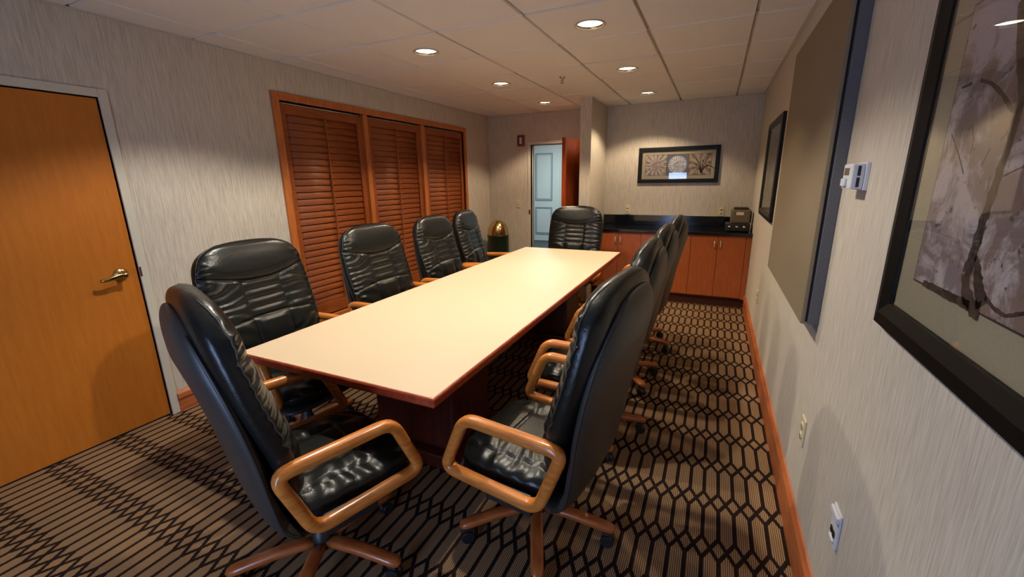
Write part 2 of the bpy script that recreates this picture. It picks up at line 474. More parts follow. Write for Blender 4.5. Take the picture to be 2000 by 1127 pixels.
baseboard('baseboard_back', XL, YB, OX0-.05, YB, 0.15, 0, -1)
baseboard('baseboard_near', XL, YN, WX0-.04, YN, 0.15, 0, 1)
baseboard('baseboard_near', WX1+.04, YN, XR, YN, 0.15, 0, 1)

# ------------------------------------------------------------------ left door
d1 = struct('door_1')
b = MB()
fx = XL+.012
b.box((XL-.10, DY1-.0, 0), (fx, DY1+.045, DZ+.045), .003); b.box((XL-.10, DY0-.045, 0), (fx, DY0, DZ+.045), .003); b.box((XL-.10, DY0, DZ), (fx, DY1, DZ+.045), .003)
b.box((XL-.09, DY1-.014, 0), (XL-.055, DY1, DZ)); b.box((XL-.09, DY0, 0), (XL-.055, DY0+.014, DZ)); b.box((XL-.09, DY0, DZ-.014), (XL-.055, DY1, DZ))
b.build('door_frame', 'frame_paint', d1)
leaf = MB().box((XL-.052, DY0+.006, .012), (XL-.006, DY1-.006, DZ-.006), .002).build('door_leaf', 'door', d1)
MB().box((XL-.05, DY0+.008, .0005), (XL-.012, DY1-.008, .011)).build('door_gap_shade', 'slot', d1)  # black strip standing in for the shade in the gap under the door
h = MB()
hy, hz = 1.262, 0.985
h.lathe([(.036, XL-.008), (.036, XL+.002), (.030, XL+.008), (.014, XL+.010), (.012, XL+.045), (.016, XL+.05), (.016, XL+.062), (.004, XL+.066)], c=(0, hy, hz), axis='x', n=28)
h.sweep([(XL+.056, hy+.008, hz), (XL+.058, hy-.02, hz+.002), (XL+.058, hy-.05, hz-.002), (XL+.056, hy-.08, hz-.010), (XL+.052, hy-.105, hz-.014), (XL+.044, hy-.118, hz-.014)],
        .016, .026, n=12, p=2.3, taper=[1, 1, .95, .85, .8, .7])
h.build('door_handle', 'brass', leaf)
MB().box((XL+.006, DY1+.0005, hz-.03), (fx+.0015, DY1+.010, hz+.03), .001).build('strike_plate', 'toe', d1)

# ------------------------------------------------------------------ shuttered window
win = struct('window_1')
y0, y1 = SY0-.062, SY1+.055
zt = SZ1+.057; zb = SZ0-.05
cx0, cx1 = XL-.05, XL+.018
b = MB(); b.box((cx0, y0, zb), (cx1, SY0+.0, zt), .004).build('casing', 'casing', win)
MB().box((cx0, SY1, zb), (cx1, y1, zt), .004).build('casing', 'casing', win)
MB().box((cx0, SY0, SZ1), (cx1, SY1, zt), .004).build('casing', 'casing', win)
MB().box((cx0, SY0, zb), (cx1+.02, SY1, SZ0), .004).build('window_sill', 'casing', win)
mul = [(3.395, 3.452), (4.318, 4.385)]
for a, c in mul: MB().box((cx0, a, SZ0), (cx1-.008, c, SZ1), .004).build('mullion', 'casing', win)
for q, (a, c) in enumerate(((SY0, mul[0][0]), (mul[0][1], mul[1][0]), (mul[1][1], SY1))):
    lab = ['brown louvred wooden shutter in the bay nearest the orange door', 'brown louvred wooden shutter in the middle bay of three', 'brown louvred wooden shutter in the bay nearest the far wall'][q]
    t = thing('louvred_shutter', lab, 'shutter', (XL-.03, (a+c)/2, SZ0), 0, 'louvred wooden shutters')
    hw = (c-a)/2-.004; H = SZ1-SZ0-.006; st = .062; rt = .088; rb = .11; th = .015
    for s_ in (-1, 1): MB().box((-th, s_*hw, 0.003), (th, s_*(hw-st), H-.016), .003).build('stile', 'shutter', t)
    MB().box((-th, -hw+st, H-rt), (th, hw-st, H-.016), .003).build('rail', 'shutter', t)
    MB().box((-th, -hw+st, .003), (th, hw-st, rb), .003).build('rail', 'shutter', t)
    MB().box((th-.012, -hw*.97, H-.012), (th-.006, hw*.97, H-.006)).build('top_light_line', 'steel', t)  # bright steel strip added to imitate the sliver of light above the shutter
    n = 29; z0_, z1_ = rb, H-rt; pt = (z1_-z0_)/n
    lm = MB(); LW, lt = .064, .009; L_ = hw-st-.002; ang = R(79)
    prof = []
    for k in range(10):
        aa = 2*PI*k/10; prof.append((LW/2*math.cos(aa), lt/2*math.sin(aa)))
    vs = []
    for yy in (-L_, L_):
        for p_, r_ in prof:
            vs.append((p_*math.cos(ang)+r_*math.sin(ang), yy, -p_*math.sin(ang)+r_*math.cos(ang)))
    fs = [(k, (k+1) % 10, (k+1) % 10+10, k+10) for k in range(10)] + [tuple(range(10)), tuple(range(10, 20))[::-1]]
    first = None
    for k in range(n):
        loc = (-.004, 0, z0_+pt*(k+.5))
        if first is None: first = MB().add(vs, fs, True).build('louver', 'shutter', t, loc)
        else: link('louver', first.data, t, loc)
    MB().box((th+.004, -.008, z0_+.02), (th+.014, .008, z1_+.012), .003).build('tilt_rod', 'shutter', t)

# ------------------------------------------------------------------ far doorway, open door, hallway
d2 = struct('door_2')
b = MB()
for xa, xb in ((OX0-.045, OX0), (OX1, OX1+.045)): b.box((xa, YB-.012, 0), (xb, YB+T+.012, OZ+.045), .003)
b.box((OX0, YB-.012, OZ), (OX1, YB+T+.012, OZ+.045), .003)
b.box((OX0, YB+.05, 0), (OX0+.012, YB+.08, OZ)); b.box((OX0, YB+.05, OZ-.012), (OX1, YB+.08, OZ))
b.build('door_frame', 'frame_paint', d2)
MB().box((OX0-.001, YB+.012, 1.0), (OX0+.0015, YB+.04, 1.07)).build('strike_plate', 'toe', d2)
MB().box((OX0-.032, YB-.0135, .99), (OX0-.004, YB-.0115, 1.06)).build('latch_plate', 'brass', d2)
lf = MB().box((-.022, -.875, .012), (.022, 0, OZ-.006), .002).build('door_leaf', 'door_dark', d2, (OX1-.026, YB-.02, 0), (0, 0, R(-4.5)))
h = MB(); h.lathe([(.034, .022), (.034, .03), (.012, .032), (.012, .06)], c=(0, -.81, 1.0), axis='x', n=20); h.sweep([(.062, -.82, 1.0), (.062, -.70, .995)], .014, .022, n=8)
h.build('door_handle', 'brass', lf)
HX0, HX1, HY = -4.9, -1.2, 10.0
ks(MB().box((HX0, YB+T, -.05), (HX1, HY+.1, 0)).build('floor', 'hall_floor'))
ks(MB().box((HX0, YB+T, 2.55), (HX1, HY+.1, 2.6)).build('ceiling', 'tee'))
ks(MB().box((HX0, HY, 0), (HX1, HY+.1, 2.6)).build('wall_hall_back', 'hall_wall'))
ks(MB().box((HX0-.1, YB, 0), (HX0, HY+.1, 2.6)).build('wall_hall_left', 'hall_wall'))
ks(MB().box((HX1, YB+T, 0), (HX1+.1, HY+.1, 2.6)).build('wall_hall_right', 'hall_wall'))
ks(MB().box((HX0, YB, 0), (XL-T, YB+T, 2.6)).build('wall_hall_near', 'hall_wall'))
d3 = struct('door_3')
lx0, lx1 = -4.20, -3.38
leaf3 = MB().box((lx0, HY-.045, .01), (lx1, HY-.005, 2.44), .003).build('door_leaf', 'hall_door', d3)
b = MB(); b.box((lx0-.07, HY-.05, 0), (lx0-.004, HY, 2.5), .004); b.box((lx1+.004, HY-.05, 0), (lx1+.07, HY, 2.5), .004); b.build('door_frame', 'hall_door', d3)
for z0_, z1_ in ((.16, .835), (.985, 2.10)):
    px0, px1 = -4.012, -3.568
    g = MB()
    for q, wq, yq in ((0, .022, .052), (.035, .008, .050)):
        xa, xb, za, zb_ = px0+q, px1-q, z0_+q, z1_-q
        g.box((xa, HY-yq, za), (xa+wq, HY-.04, zb_)); g.box((xb-wq, HY-yq, za), (xb, HY-.04, zb_))
        g.box((xa+wq, HY-yq, za), (xb-wq, HY-.04, za+wq)); g.box((xa+wq, HY-yq, zb_-wq), (xb-wq, HY-.04, zb_))
    g.build('panel_moulding', 'hall_groove', leaf3)
    MB().box((px0+.05, HY-.054, z0_+.05), (px1-.05, HY-.044, z1_-.05), .008).build('door_panel', 'hall_door', leaf3)

# ------------------------------------------------------------------ wall devices
def outlet_front(t, style):
    # local frame: plate in xz-plane, facing -y
    MB().box((-.036, -.007, -.058), (.036, 0, .058), .003).build('cover_plate', 'ivory' if style != 'data' else 'white', t)
    if style == 'duplex':
        for z in (-.022, .022):
            r = MB().lathe([(.016, -.0065), (.016, -.010), (.002, -.0105)], c=(0, 0, z), axis='y', n=20).build('socket', 'ivory', t)
            MB().box((-.007, -.0112, z-.004), (-.005, -.0100, z+.006)).box((.005, -.0112, z-.004), (.007, -.0100, z+.006)).build('slots', 'slot', r)
    if style == 'data':
        MB().box((-.034, -.015, .030), (.034, -.006, .050), .003).build('flip_cover', 'white', t)
        MB().box((-.020, -.010, -.030), (-.004, -.0065, -.012)).box((.004, -.010, -.030), (.020, -.0065, -.012)).build('jack', 'slot', t)
        MB().box((-.018, -.012, -.046), (.018, -.006, -.040), .002).build('lip', 'white', t)
    if style == 'switch':
        MB().box((-.005, -.018, -.010), (.005, -.006, .012), .002).build('toggle', 'ivory', t)
def device(name, lab, cat, loc, rz, style, group=None):
    t = thing(name, lab, cat, loc, rz, group); outlet_front(t, style); return t
RW = -PI/2   # facing -x
device('wall_outlet', 'duplex power outlet on the right wall beside the baseboard, below the grey panel', 'outlet', (XR, 1.90, .485), RW, 'duplex', 'power outlets')
device('wall_outlet', 'small power outlet low on the right wall, nearest the sideboard', 'outlet', (XR, 4.13, .485), RW, 'duplex', 'power outlets')
device('data_outlet', 'white data outlet plate with raised covers, nearest the viewer on the right wall', 'outlet', (XR, 1.35, .49), RW, 'data')
device('wall_outlet', 'left power outlet above the black counter, under the triptych', 'outlet', (-1.06, YB, 1.085), 0, 'duplex', 'power outlets')
device('wall_outlet', 'right power outlet above the black counter, next to the beverage dispenser', 'outlet', (.084, YB, 1.080), 0, 'duplex', 'power outlets')
device('light_switch', 'light switch on the far wall beside the open doorway', 'switch', (-2.69, YB, 1.145), 0, 'switch')
t = thing('fire_alarm', 'dark red fire alarm strobe high on the far wall beside the doorway', 'alarm', (-2.63, YB, 2.045), 0)
MB().box((-.055, -.03, -.075), (.055, 0, .075), .004).build('housing', 'red', t)
MB().box((-.014, -.052, -.045), (.020, -.028, .045), .008).build('strobe_lens', 'white', t)
b = MB()
for k in range(5): b.box((-.045, -.032, -.05+k*.02), (-.022, -.0295, -.043+k*.02))
b.build('horn_slots', 'slot', t)
# thermostat on the right wall
t = thing('thermostat', 'white wall thermostat between the grey panel and the big picture', 'thermostat', (XR, 1.715, 1.494), RW)
MB().box((-.052, -.012, -.042), (.052, 0, .042), .003).build('back_plate', 'white', t)
MB().box((-.050, -.044, -.038), (.050, -.012, .038), .004).build('housing', 'white', t)
MB().box((-.034, -.0455, .004), (.020, -.0435, .026), .001).build('display', 'smoke', t)
MB().box((-.034, -.052, -.030), (.010, -.0435, -.006), .003).build('button', 'white', t)
b = MB(); b.box((.0495, -.030, -.032), (.0512, -.022, -.003)); b.box((.0495, -.030, .002), (.0512, -.022, .031)); b.build('vent', 'slot', t)

# ------------------------------------------------------------------ fabric panel on the right wall
t = thing('fabric_wall_panel', 'large tan fabric panel with grey sides mounted on the right wall', 'wall panel', (XR, 2.575, .925), RW)
PW, PH = 1.25/2, 1.255
MB().box((-PW, -.038, 0), (PW, 0, PH), .003).build('backing', 'panel_edge', t)
MB().box((-PW+.014, -.047, .006), (PW-.014, -.038, PH-.006)).build('shadow_gap', 'slot', t)
MB().box((-PW, -.062, 0), (PW, -.047, PH), .003).build('fabric_face', 'fabric', t)

# ------------------------------------------------------------------ pictures
def ribbon(pts, w0, w1, b, jag=.25, y=-.0):
    """flat printed stroke in the xz-plane"""
    P = []
    for i in range(len(pts)-1):
        for k in range(5):
            f = k/5; P.append((pts[i][0]*(1-f)+pts[i+1][0]*f, pts[i][1]*(1-f)+pts[i+1][1]*f))
    P.append(pts[-1])
    n = len(P); vs = []
    for i, (x, z) in enumerate(P):
        a, c = P[max(i-1, 0)], P[min(i+1, n-1)]
        dx, dz = c[0]-a[0], c[1]-a[1]; l = math.hypot(dx, dz) or 1
        ww = (w0+(w1-w0)*i/(n-1))/2
        wl, wr = ww*(1+random.uniform(-jag, jag)), ww*(1+random.uniform(-jag, jag))
        vs += [(x-dz/l*wl, y, z+dx/l*wl), (x+dz/l*wr, y, z-dx/l*wr)]
    b.add(vs, [(2*i, 2*i+1, 2*i+3, 2*i+2) for i in range(n-1)])

def print_mat(name, base, pale, blot, sc=3.0):
    m, N, L, P = new_mat(name)
    tc = N.new('ShaderNodeTexCoord')
    def nz(scale, det, lo, hi, seed, dist=0.0):
        mp = N.new('ShaderNodeMapping'); mp.inputs['Location'].default_value = (seed, seed*2, seed*3); L.new(tc.outputs['Object'], mp.inputs[0])
        n = N.new('ShaderNodeTexNoise'); n.inputs['Scale'].default_value = scale; n.inputs['Detail'].default_value = det; n.inputs['Distortion'].default_value = dist
        n.inputs['Roughness'].default_value = .65
        L.new(mp.outputs[0], n.inputs['Vector'])
        r = N.new('ShaderNodeMapRange'); r.inputs['From Min'].default_value = lo; r.inputs['From Max'].default_value = hi
        L.new(n.outputs[0], r.inputs['Value']); return r.outputs[0]
    def mix(f, a, c):
        x = N.new('ShaderNodeMix'); x.data_type = 'RGBA'; L.new(f, x.inputs[0])
        for s_, v in ((6, a), (7, c)):
            if isinstance(v, tuple): x.inputs[s_].default_value = v
            else: L.new(v, x.inputs[s_])
        return x.outputs[2]
    c = mix(nz(sc, 8, .40, .62, 1.3), base, blot)
    c = mix(nz(sc*3.2, 14, .47, .56, 4.1, .6), c, pale)
    c = mix(nz(sc*12, 12, .60, .66, 7.7, .6), c, (blot[0]*.35, blot[1]*.33, blot[2]*.33, 1))
    L.new(c, P.inputs['Base Color']); P.inputs['Roughness'].default_value = .8; P.inputs['Specular IOR Level'].default_value = .1
    return m

def picture(name, lab, loc, rz, W_, H_, fw_, mw_, prmat, strokes=None, depth=.028, line=True, group=None):
    t = thing(name, lab, 'picture', loc, rz, group)
    w2, h2 = W_/2, H_/2
    def ring(a0, c0, a1, c1, d0, d1, prof=None):
        b = MB()
        # outer half sizes a0,c0 ; inner a1,c1
        o_ = [(-a0, -c0), (a0, -c0), (a0, c0), (-a0, c0)]; i_ = [(-a1, -c1), (a1, -c1), (a1, c1), (-a1, c1)]
        mid = [((o_[k][0]*.45+i_[k][0]*.55), (o_[k][1]*.45+i_[k][1]*.55)) for k in range(4)]
        vs = [(x, 0, z) for x, z in o_] + [(x, -d0*.8, z) for x, z in o_] + [(x, -d0, z) for x, z in mid] + [(x, -d1, z) for x, z in i_] + [(x, 0, z) for x, z in i_]
        fs = []
        for L0 in range(4):
            for k in range(4):
                k2 = (k+1) % 4; fs.append((L0*4+k, L0*4+k2, L0*4+4+k2, L0*4+4+k))
        for k in range(4): fs.append((16+k, 16+(k+1) % 4, (k+1) % 4, k))
        return b.add(vs, fs)
    ring(w2, h2, w2-fw_, h2-fw_, depth, depth*.62).build('frame', 'black_frame', t)
    a1, c1 = w2-fw_, h2-fw_
    MB().box((-a1, -.008, -c1), (a1, -.006, c1)).build('mat', 'mat', t)
    if line:
        MB().box((-a1+mw_, -.0086, -c1+mw_), (a1-mw_, -.008, c1-mw_)).build('mat_line', 'line', t)
    pr = MB().box((-a1+mw_+.004, -.0092, -c1+mw_+.004), (a1-mw_-.004, -.0086, c1-mw_-.004)).build('print', prmat, t)
    if strokes:
        b = MB(); strokes(b, a1-mw_-.005, c1-mw_-.005)
        b.build('printed_branch', 'branch', pr)
    MB().box((-a1, -depth*.55, -c1), (a1, -depth*.55+.002, c1)).build('glass_pane', 'glass', t)
    return t

# big picture: left edge y=1.318, bottom z=1.158
BY, BZ = 0.849, 1.540
def big_strokes(b, A, B):
    def q(pts): return [(BY-y, z-BZ) for y, z in pts]
    def clip(p): return [(max(-A, min(A, x)), max(-B, min(B, z))) for x, z in q(p)]
    for pts, w0, w1 in BIG: ribbon(clip(pts), w0, w1, b, .22, -.0094)
BIG = [([(1.029, 1.762), (0.989, 1.668), (0.961, 1.614), (0.961, 1.589), (0.961, 1.548), (0.967, 1.503), (0.973, 1.456), (0.98, 1.414), (0.981, 1.368), (0.989, 1.327), (0.974, 1.296), (0.943, 1.26), (0.923, 1.243)], 0.018, 0.03), ([(0.961, 1.589), (0.983, 1.598), (1.016, 1.623), (1.055, 1.645), (1.099, 1.659)], 0.01, 0.006), ([(1.126, 1.659), (1.165, 1.657)], 0.006, 0.004), ([(0.956, 1.26), (1.019, 1.273), (1.082, 1.261), (1.139, 1.248)], 0.018, 0.012), ([(0.972, 1.363), (0.961, 1.347), (0.946, 1.321), (0.921, 1.289)], 0.01, 0.034), ([(0.917, 1.306), (0.888, 1.295), (0.857, 1.292), (0.819, 1.308)], 0.008, 0.006), ([(0.954, 1.494), (0.909, 1.508)], 0.004, 0.003), ([(1.163, 1.574), (1.116, 1.534), (1.08, 1.498)], 0.004, 0.004), ([(1.012, 1.539), (1.026, 1.511)], 0.004, 0.003), ([(0.961, 1.589), (0.953, 1.605)], 0.012, 0.01), ([(1.262, 1.746), (1.234, 1.725)], 0.005, 0.003), ([(1.091, 1.585), (1.073, 1.556), (1.072, 1.533)], 0.005, 0.003), ([(0.988, 1.55), (0.972, 1.561)], 0.004, 0.003), ([(0.8, 1.16), (0.66, 1.3), (0.6, 1.5), (0.52, 1.6), (0.5, 1.9)], 0.012, 0.006), ([(0.6, 1.5), (0.5, 1.45), (0.42, 1.5)], 0.006, 0.003)]
picture('framed_picture', 'large black-framed picture of a flowering tree, nearest the viewer on the right wall', (XR, BY, BZ), RW, .95, .80, .060, .075,
        print_mat('blossom_print', srgb(128, 114, 118), srgb(174, 162, 164), srgb(126, 104, 92)), big_strokes)
def small_strokes(b, A, B):
    ribbon([(.1, -B), (.12, -.1), (.05, .1), (.1, B)], .03, .014, b, .2, -.0094)
    ribbon([(.07, .02), (-.1, .12), (-.22, .1)], .012, .004, b, .2, -.0094)
    ribbon([(-.3, -B), (-.26, 0), (-.3, .2)], .014, .004, b, .2, -.0094)
picture('framed_picture', 'black-framed picture on the right wall beyond the tan fabric panel', (XR, 4.30, 1.552), RW, .96, .80, .055, .075,
        print_mat('far_print', srgb(96, 88, 76), srgb(150, 142, 128), srgb(60, 50, 40)), small_strokes)

def triptych():
    t = thing('triptych_picture', 'long black-framed picture with three botanical squares above the black counter', 'picture', (-.468, YB, 1.652))
    W_, H_ = .962/2, .442/2
    f = .048
    b = MB(); b.box((-W_, -.03, -H_), (W_, 0, -H_+f), .006); b.box((-W_, -.03, H_-f), (W_, 0, H_), .006); b.box((-W_, -.03, -H_+f), (-W_+f, 0, H_-f), .006); b.box((W_-f, -.03, -H_+f), (W_, 0, H_-f), .006)
    b.build('frame', 'black_frame', t)
    MB().box((-W_+f, -.008, -H_+f), (W_-f, -.006, H_-f)).build('mat', 'mat', t)
    S = .127
    for q, cx in enumerate((-.262, 0, .262)):
        MB().box((cx-S-.003, -.0086, -S-.003), (cx+S+.003, -.008, S+.003)).build('mat_line', 'line', t)
        m, N, L, P = new_mat('botanical_print')
        tc = N.new('ShaderNodeTexCoord'); mp = N.new('ShaderNodeMapping'); mp.inputs['Location'].default_value = (-cx, 0, 0)
        L.new(tc.outputs['Object'], mp.inputs[0])
        sp = N.new('ShaderNodeSeparateXYZ'); L.new(mp.outputs[0], sp.inputs[0])
        x, z = sp.outputs[0], sp.outputs[2]
        r = mnode(N, L, 'SQRT', mnode(N, L, 'ADD', mnode(N, L, 'MULTIPLY', x, x), mnode(N, L, 'MULTIPLY', z, z)))
        a = mnode(N, L, 'ARCTAN2', z, x)
        nz = N.new('ShaderNodeTexNoise'); nz.inputs['Scale'].default_value = 38; nz.inputs['Detail'].default_value = 6; L.new(mp.outputs[0], nz.inputs['Vector'])
        ray = mnode(N, L, 'SINE', mnode(N, L, 'ADD', mnode(N, L, 'MULTIPLY', a, (14, 22, 9)[q]), mnode(N, L, 'MULTIPLY', nz.outputs[0], 7)))
        v = mnode(N, L, 'ADD', mnode(N, L, 'MULTIPLY', ray, .16), nz.outputs[0])
        cr = N.new('ShaderNodeValToRGB'); cr.color_ramp.elements[0].position = .3; cr.color_ramp.elements[1].position = .68
        pal = ((srgb(104, 92, 92), srgb(166, 154, 148)), (srgb(110, 114, 130), srgb(196, 198, 206)), (srgb(96, 82, 72), srgb(156, 140, 124)))[q]
        cr.color_ramp.elements[0].color, cr.color_ramp.elements[1].color = pal
        L.new(v, cr.inputs[0]); out = cr.outputs[0]
        if q == 1:
            mr = N.new('ShaderNodeMapRange'); mr.inputs['From Min'].default_value = .100; mr.inputs['From Max'].default_value = .118
            L.new(r, mr.inputs['Value'])
            mx = N.new('ShaderNodeMix'); mx.data_type = 'RGBA'; L.new(mr.outputs[0], mx.inputs[0]); L.new(out, mx.inputs[6]); mx.inputs[7].default_value = srgb(84, 86, 98); out = mx.outputs[2]
        L.new(out, P.inputs['Base Color']); P.inputs['Roughness'].default_value = .8
        pr = MB().box((cx-S, -.0092, -S), (cx+S, -.0086, S)).build('print', m, t)
        b = MB()
        if q == 2:
            for k in range(9):
                an = R(60+k*-9 + 40); l = .07+.02*(k % 3)
                ribbon([(cx+.02, -.11), (cx+.02+.5*l*math.cos(R(150-k*17)), -.11+.6*l*1.6), (cx+.02+l*1.5*math.cos(R(150-k*17)), -.11+l*1.9*abs(math.sin(R(150-k*17))))], .006, .010, b, .2, -.0094)
        else:
            for k in range(9 if q else 7):
                an = 2*PI*k/(9 if q else 7)+.3
                ribbon([(cx+.012*math.cos(an), .012*math.sin(an)), (cx+.05*math.cos(an+.1), .05*math.sin(an+.1))], .004, .002, b, .2, -.0094)
        b.build('printed_stems', 'branch', pr)
    MB().box((-W_+f, -.016, -H_+f), (W_-f, -.0145, H_-f)).build('glass_pane', 'glass', t)
triptych()

# ------------------------------------------------------------------ sideboard cabinets
CY = 5.385; CT = .885
xe = [PX1, -1.052, -.775, -.49, -.207, .077, .362]
knob_side = {0: 1, 1: -1, 2: 1, 3: -1, 4: 1, 5: -1}
cabs = [((PX1+.002, -.775), (-1.052,), 'reddish wood cabinet at the left end of the sideboard, beside the partition'),
        ((-.775, -.207), (-.49,), 'reddish wood cabinet in the middle of the sideboard, behind the chairs'),
        ((-.207, XR-.004), (.077,), 'reddish wood cabinet at the right end of the sideboard, by the right wall')]
for (xa, xb), (xm,), lab in cabs:
    t = thing('base_cabinet', lab, 'cabinet', ((xa+xb)/2, CY, 0), 0, 'sideboard cabinets')
    cx = (xa+xb)/2
    endx = xb if xb < .3 else .362
    MB().box((xa-cx, .018, .12), (xb-cx, YB-CY-.006, CT-.035)).build('carcass', 'cab', t)
    MB().box((xa-cx, .07, 0), (xb-cx, .09, .12)).build('toe_kick', 'toe', t)
    if xb > .3: MB().box((endx-cx+.002, -.0, .12), (xb-cx, .018, CT-.037)).build('filler_strip', 'cab', t)
    for a, c, s_ in ((xa, xm, 1), (xm, endx, -1)):
        d = MB().box((a-cx+.002, -.001, .135), (c-cx-.002, .017, CT-.037), .0015).build('door', 'cab', t)
        hx = (c-cx-.032) if s_ == 1 else (a-cx+.032)
        MB().sweep([(hx, .0, .785), (hx, -.018, .781), (hx, -.026, .765), (hx, -.028, .745), (hx, -.026, .725), (hx, -.018, .709), (hx, .0, .705)], .012, .010, n=8, up=(1, 0, 0)).build('handle', 'handle_metal', d)
        if xa < -1.3: MB().lathe([(.008, 0.0), (.008, -.003), (.002, -.004)], c=(hx, 0, .66), axis='y', n=14).build('lock', 'brass', d)
t = thing('countertop', 'glossy black countertop with backsplash along the far wall', 'countertop', (0, 0, 0))
MB().box((PX1+.001, CY-.025, CT-.035), (XR-.001, YB-.02, CT), .006).build('worktop', 'counter', t)
MB().box((PX1+.001, YB-.02, CT), (XR-.001, YB-.001, CT+.13), .003).build('backsplash', 'counter', t)

# beverage dispenser on its black stand
t = thing('dispenser_stand', 'low black stand with chrome knobs under the beverage dispenser on the counter', 'stand', (.265, 5.60, CT))
MB().box((-.125, -.13, 0.008), (.125, .14, .088), .006).build('body', 'rubber', t)
for x in (-.085, -.01, .065):
    MB().lathe([(.010, -.130), (.010, -.138), (.016, -.140), (.015, -.148), (.003, -.150)], c=(x, 0, .055), axis='y', n=16).build('knob', 'steel', t)
for x in (-.1, .1):
    for y in (-.1, .11): MB().lathe([(.012, 0), (.012, .008)], c=(x, y, 0), n=12).build('foot', 'rubber', t)
t = thing('beverage_dispenser', 'small smoky brown dispenser with black lid and paper label on the counter', 'dispenser', (.285, 5.60, CT+.088))
MB().box((-.10, -.085, 0), (.10, .09, .165), .022).build('body', 'smoke', t)
MB().box((-.075, -.08, .163), (.075, .085, .182), .009).build('lid', 'rubber', t)
MB().box((-.045, -.0862, .098), (.030, -.0848, .132)).build('paper_label', 'label', t)
MB().box((-.07, -.11, 0), (.07, -.08, .014), .004).build('drip_tray', 'rubber', t)
MB().box((.10, -.03, .01), (.114, .05, .14), .005).build('side_handle', 'rubber', t)

# waste bin
t = thing('waste_bin', 'dark green waste bin with shiny brass domed lid in the far left corner', 'waste bin', (-2.90, 5.70, 0))
MB().lathe([(.155, 0), (.160, .012), (.160, .69), (.163, .695), (.163, .705), (.150, .706)], n=40).build('body', 'green', t)
dm = MB(); n1, n2 = 40, 16; vs, fs = [], []
for j in range(n2+1):
    ph = PI/2*j/n2*.995; r_ = .158*math.cos(ph)**.85; z_ = .705+.215*math.sin(ph)
    for k in range(n1): a = 2*PI*k/n1; vs.append((r_*math.cos(a), r_*math.sin(a), z_))
for j in range(n2):
    for k in range(n1):
        a = 360*(k+.5)/n1
        if 120 < a < 190 and j < 7: continue
        fs.append((j*n1+k, j*n1+(k+1) % n1, (j+1)*n1+(k+1) % n1, (j+1)*n1+k))
dm.add(vs, fs, True); dome = dm.build('domed_lid', 'brass', t)
MB().lathe([(.10, .706), (.10, .76), (.09, .76), (.09, .706)], n=30).build('inner_liner', 'slot', dome)

# ------------------------------------------------------------------ conference table
TX0, TX1, TY0, TY1, TZ = -1.957, -.855, 1.135, 4.55, .735
tb = thing('conference_table', 'long cream-topped conference table with red-brown wood edge', 'table', ((TX0+TX1)/2, (TY0+TY1)/2, 0))
hx, hy = (TX1-TX0)/2, (TY1-TY0)/2
MB().box((-hx+.006, -hy+.006, TZ-.03), (hx-.006, hy-.006, TZ)).build('tabletop', 'laminate', tb)
def edge(a, c, n):
    a, c, n = Vector(a), Vector(c), Vector(n); tdir = (c-a).normalized()
    prof = [(-.006, -.001), (0.0, -.001), (.004, -.006), (.005, -.030), (0.0, -.0375), (-.020, -.0375), (-.020, -.031), (-.006, -.031)]
    vs = []
    for base, s_ in ((a, -1), (c, 1)):
        for o_, z in prof: vs.append(base + n*o_ + tdir*s_*o_ + Vector((0, 0, z)))
    k = len(prof); fs = [(i, (i+1) % k, (i+1) % k+k, i+k) for i in range(k)] + [tuple(range(k)), tuple(range(k, 2*k))[::-1]]
    MB().add([v[:] for v in vs], fs).build('edge_band', 'edge', tb)
edge((-hx, -hy, TZ), (hx, -hy, TZ), (0, -1, 0)); edge((hx, -hy, TZ), (hx, hy, TZ), (1, 0, 0)); edge((hx, hy, TZ), (-hx, hy, TZ), (0, 1, 0)); edge((-hx, hy, TZ), (-hx, -hy, TZ), (-1, 0, 0))
for y in (-hy+.74, hy-.74):
    MB().box((-.26, y-.20, .08), (.26, y+.20, TZ-.04), .012).build('pedestal', 'pedestal', tb)
    MB().box((-.32, y-.26, 0), (.32, y+.26, .08), .01).build('plinth', 'pedestal', tb)
MB().box((-.03, -hy+.82, .30), (.03, hy-.82, .55), .006).build('modesty_panel', 'pedestal', tb)

# ------------------------------------------------------------------ executive chair
def smoothnoise(x, y, s=0):
    return (math.sin(x*1.7+1.3*s+math.sin(y*2.1+s)) + math.sin(y*1.3+x*.7+2.1*s) + .5*math.sin(3.1*x-2.3*y+s))/2.5

def sgp(c, e): return math.copysign(abs(c)**e, c)

